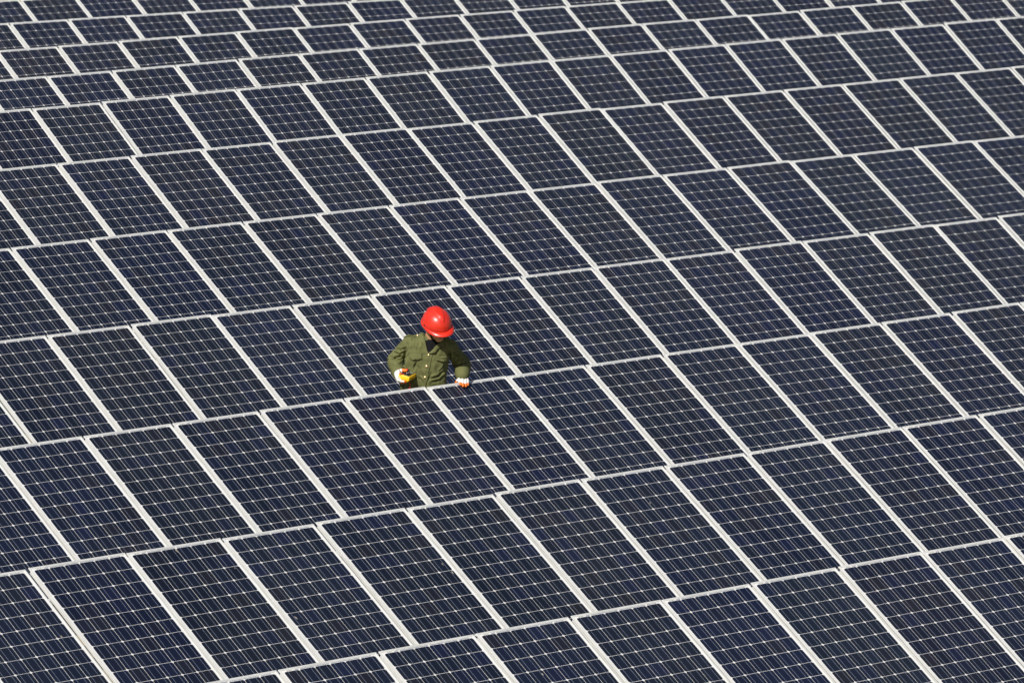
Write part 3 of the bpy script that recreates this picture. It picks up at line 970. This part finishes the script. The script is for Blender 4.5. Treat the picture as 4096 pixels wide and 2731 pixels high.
for k in range(5):
    rounded_box("grip_ridge", MWID - 0.002, MWID + 0.0025, 0.03 + k * 0.02, 0.038 + k * 0.02, -MTH + 0.008, -0.008, 0.0015, m_yellow, hol, 2)
for k in (0.2, 0.62, 0.78):
    rounded_box("foot", MWID * k, MWID * k + 0.010, 0.006, 0.02, -MTH - 0.006, -MTH + 0.002, 0.002, m_yellow, hol, 2)
fc = rounded_box("face", 0.009, MWID - 0.009, 0.010, MLEN - 0.010, -0.004, 0.0012, 0.0012, m_face, meter, 2)
rounded_box("display", 0.018, MWID - 0.018, MLEN - 0.055, MLEN - 0.018, 0.0, 0.0020, 0.0006, m_lcd, fc, 2)
V, F = tube_geo([(MWID / 2, 0.070, 0.0), (MWID / 2, 0.070, 0.007)], [0.020, 0.017], 20)
obj("dial", mesh_from("dial", V, F, [m_plastic], True), meter)
for x, mt in ((0.020, m_redplug), (0.034, m_redplug), (0.062, m_plastic)):
    V, F = tube_geo([(x, 0.024, -0.001), (x, 0.024, 0.0025)], [0.0052, 0.0052], 12)
    obj("socket", mesh_from("socket", V, F, [mt], True), fc)
# plugs standing in the meter
def loc2(p): return MM.to_3x3().transposed() @ (p - MORG)
pb = [loc2(P(645, 1196, -0.215)), loc2(P(644, 1170, -0.205)), loc2(P(647, 1150, -0.2))]
obj("black_plug", mesh_from("black_plug", *tube_geo(pb, [0.0070, 0.0078, 0.0060], 12), [m_plastic], True), meter)
pr_ = [loc2(P(608, 1185, -0.19)), loc2(P(620, 1160, -0.188)), loc2(P(622, 1138, -0.186))]
obj("red_plug", mesh_from("red_plug", *tube_geo(pr_, [0.0085, 0.0095, 0.0065], 12), [m_redplug], True), meter)
# test leads and the probe
def lead(name, pts, r, mat):
    pts = [Vector(p) for p in pts]
    fine = []
    for i in range(len(pts) - 1):
        p0, p1, p2, p3 = pts[max(i - 1, 0)], pts[i], pts[i + 1], pts[min(i + 2, len(pts) - 1)]
        for k in range(8):
            t = k / 8
            fine.append(0.5 * ((2 * p1) + (p2 - p0) * t + (2 * p0 - 5 * p1 + 4 * p2 - p3) * t * t + (3 * p1 - p0 - 3 * p2 + p3) * t ** 3))
    fine.append(pts[-1])
    obj(name, mesh_from(name, *tube_geo([loc2(p) for p in fine], [r] * len(fine), 8), [mat], True), meter)
lead("red_lead", [P(640, 1300, -0.215), P(658, 1335, -0.20), P(663, 1370, -0.195), P(655, 1400, -0.19), P(622, 1428, -0.18), P(560, 1500, -0.16), P(520, 1640, -0.15)], 0.0024, m_redplug)
lead("red_lead", [P(645, 1305, -0.21), P(662, 1340, -0.198), P(662, 1390, -0.19), P(665, 1420, -0.185), P(668, 1520, -0.17), P(640, 1700, -0.16)], 0.0024, m_redplug)
lead("black_lead", [P(560, 1300, -0.20), P(600, 1350, -0.175), P(632, 1385, -0.165), P(640, 1420, -0.16), P(640, 1600, -0.15)], 0.0022, m_plastic)
obj("probe_tip", mesh_from("probe_tip", *tube_geo([loc2(P(522, 1180, -0.225)), loc2(P(507, 1122, -0.222))], [0.0026, 0.0018], 8), [m_copper], True), meter)
obj("probe_handle", mesh_from("probe_handle", *tube_geo([loc2(P(533, 1192, -0.228)), loc2(P(524, 1178, -0.225))], [0.0052, 0.0046], 10), [m_plastic], True), meter)

# hand round the meter: palm at its side, thumb over the top, fingers below
g = Geo()
HRc = P(515, 1232, -0.185)
g.add(tube_geo, [WR, P(500, 1205, -0.155), HRc], [0.030, 0.034, 0.036], 14)
g.add(tube_geo, [P(506, 1185, -0.165), P(500, 1235, -0.215), P(512, 1275, -0.225)], [0.026, 0.028, 0.025], 14)
THR = [P(500, 1190, -0.175), P(528, 1160, -0.19), P(570, 1152, -0.20), P(606, 1158, -0.205)]
g.add(tube_geo, THR, [0.019, 0.0165, 0.0145, 0.0120], 12)
IDX = [P(488, 1215, -0.20), P(516, 1196, -0.232), P(530, 1200, -0.25)]
g.add(tube_geo, IDX, [0.012, 0.0095, 0.0075], 12)
FR_ = []
for k, (y0, dpt) in enumerate(((1288, -0.250), (1297, -0.225), (1303, -0.200))):
    pts = [P(482, 1245 + 10 * k, dpt), P(500, y0, dpt - 0.004), P(552, y0 + 22, dpt), P(600, y0 + 20, dpt + 0.006)]
    g.add(tube_geo, pts, [0.0135, 0.0125, 0.0112, 0.0095], 12)
    FR_.append(pts)
def or_r(c, n):
    if (c - THR[2]).length < 0.016 or (c - THR[3]).length < 0.026: return True
    if (c - IDX[2]).length < 0.013: return True
    for pts in FR_:
        if (c - pts[3]).length < 0.016 or ((c - pts[2]).length < 0.014 and n.z < -0.3): return True
    return n.x > 0.75 and c.x > HRc.x
glove("glove", g, or_r, person)
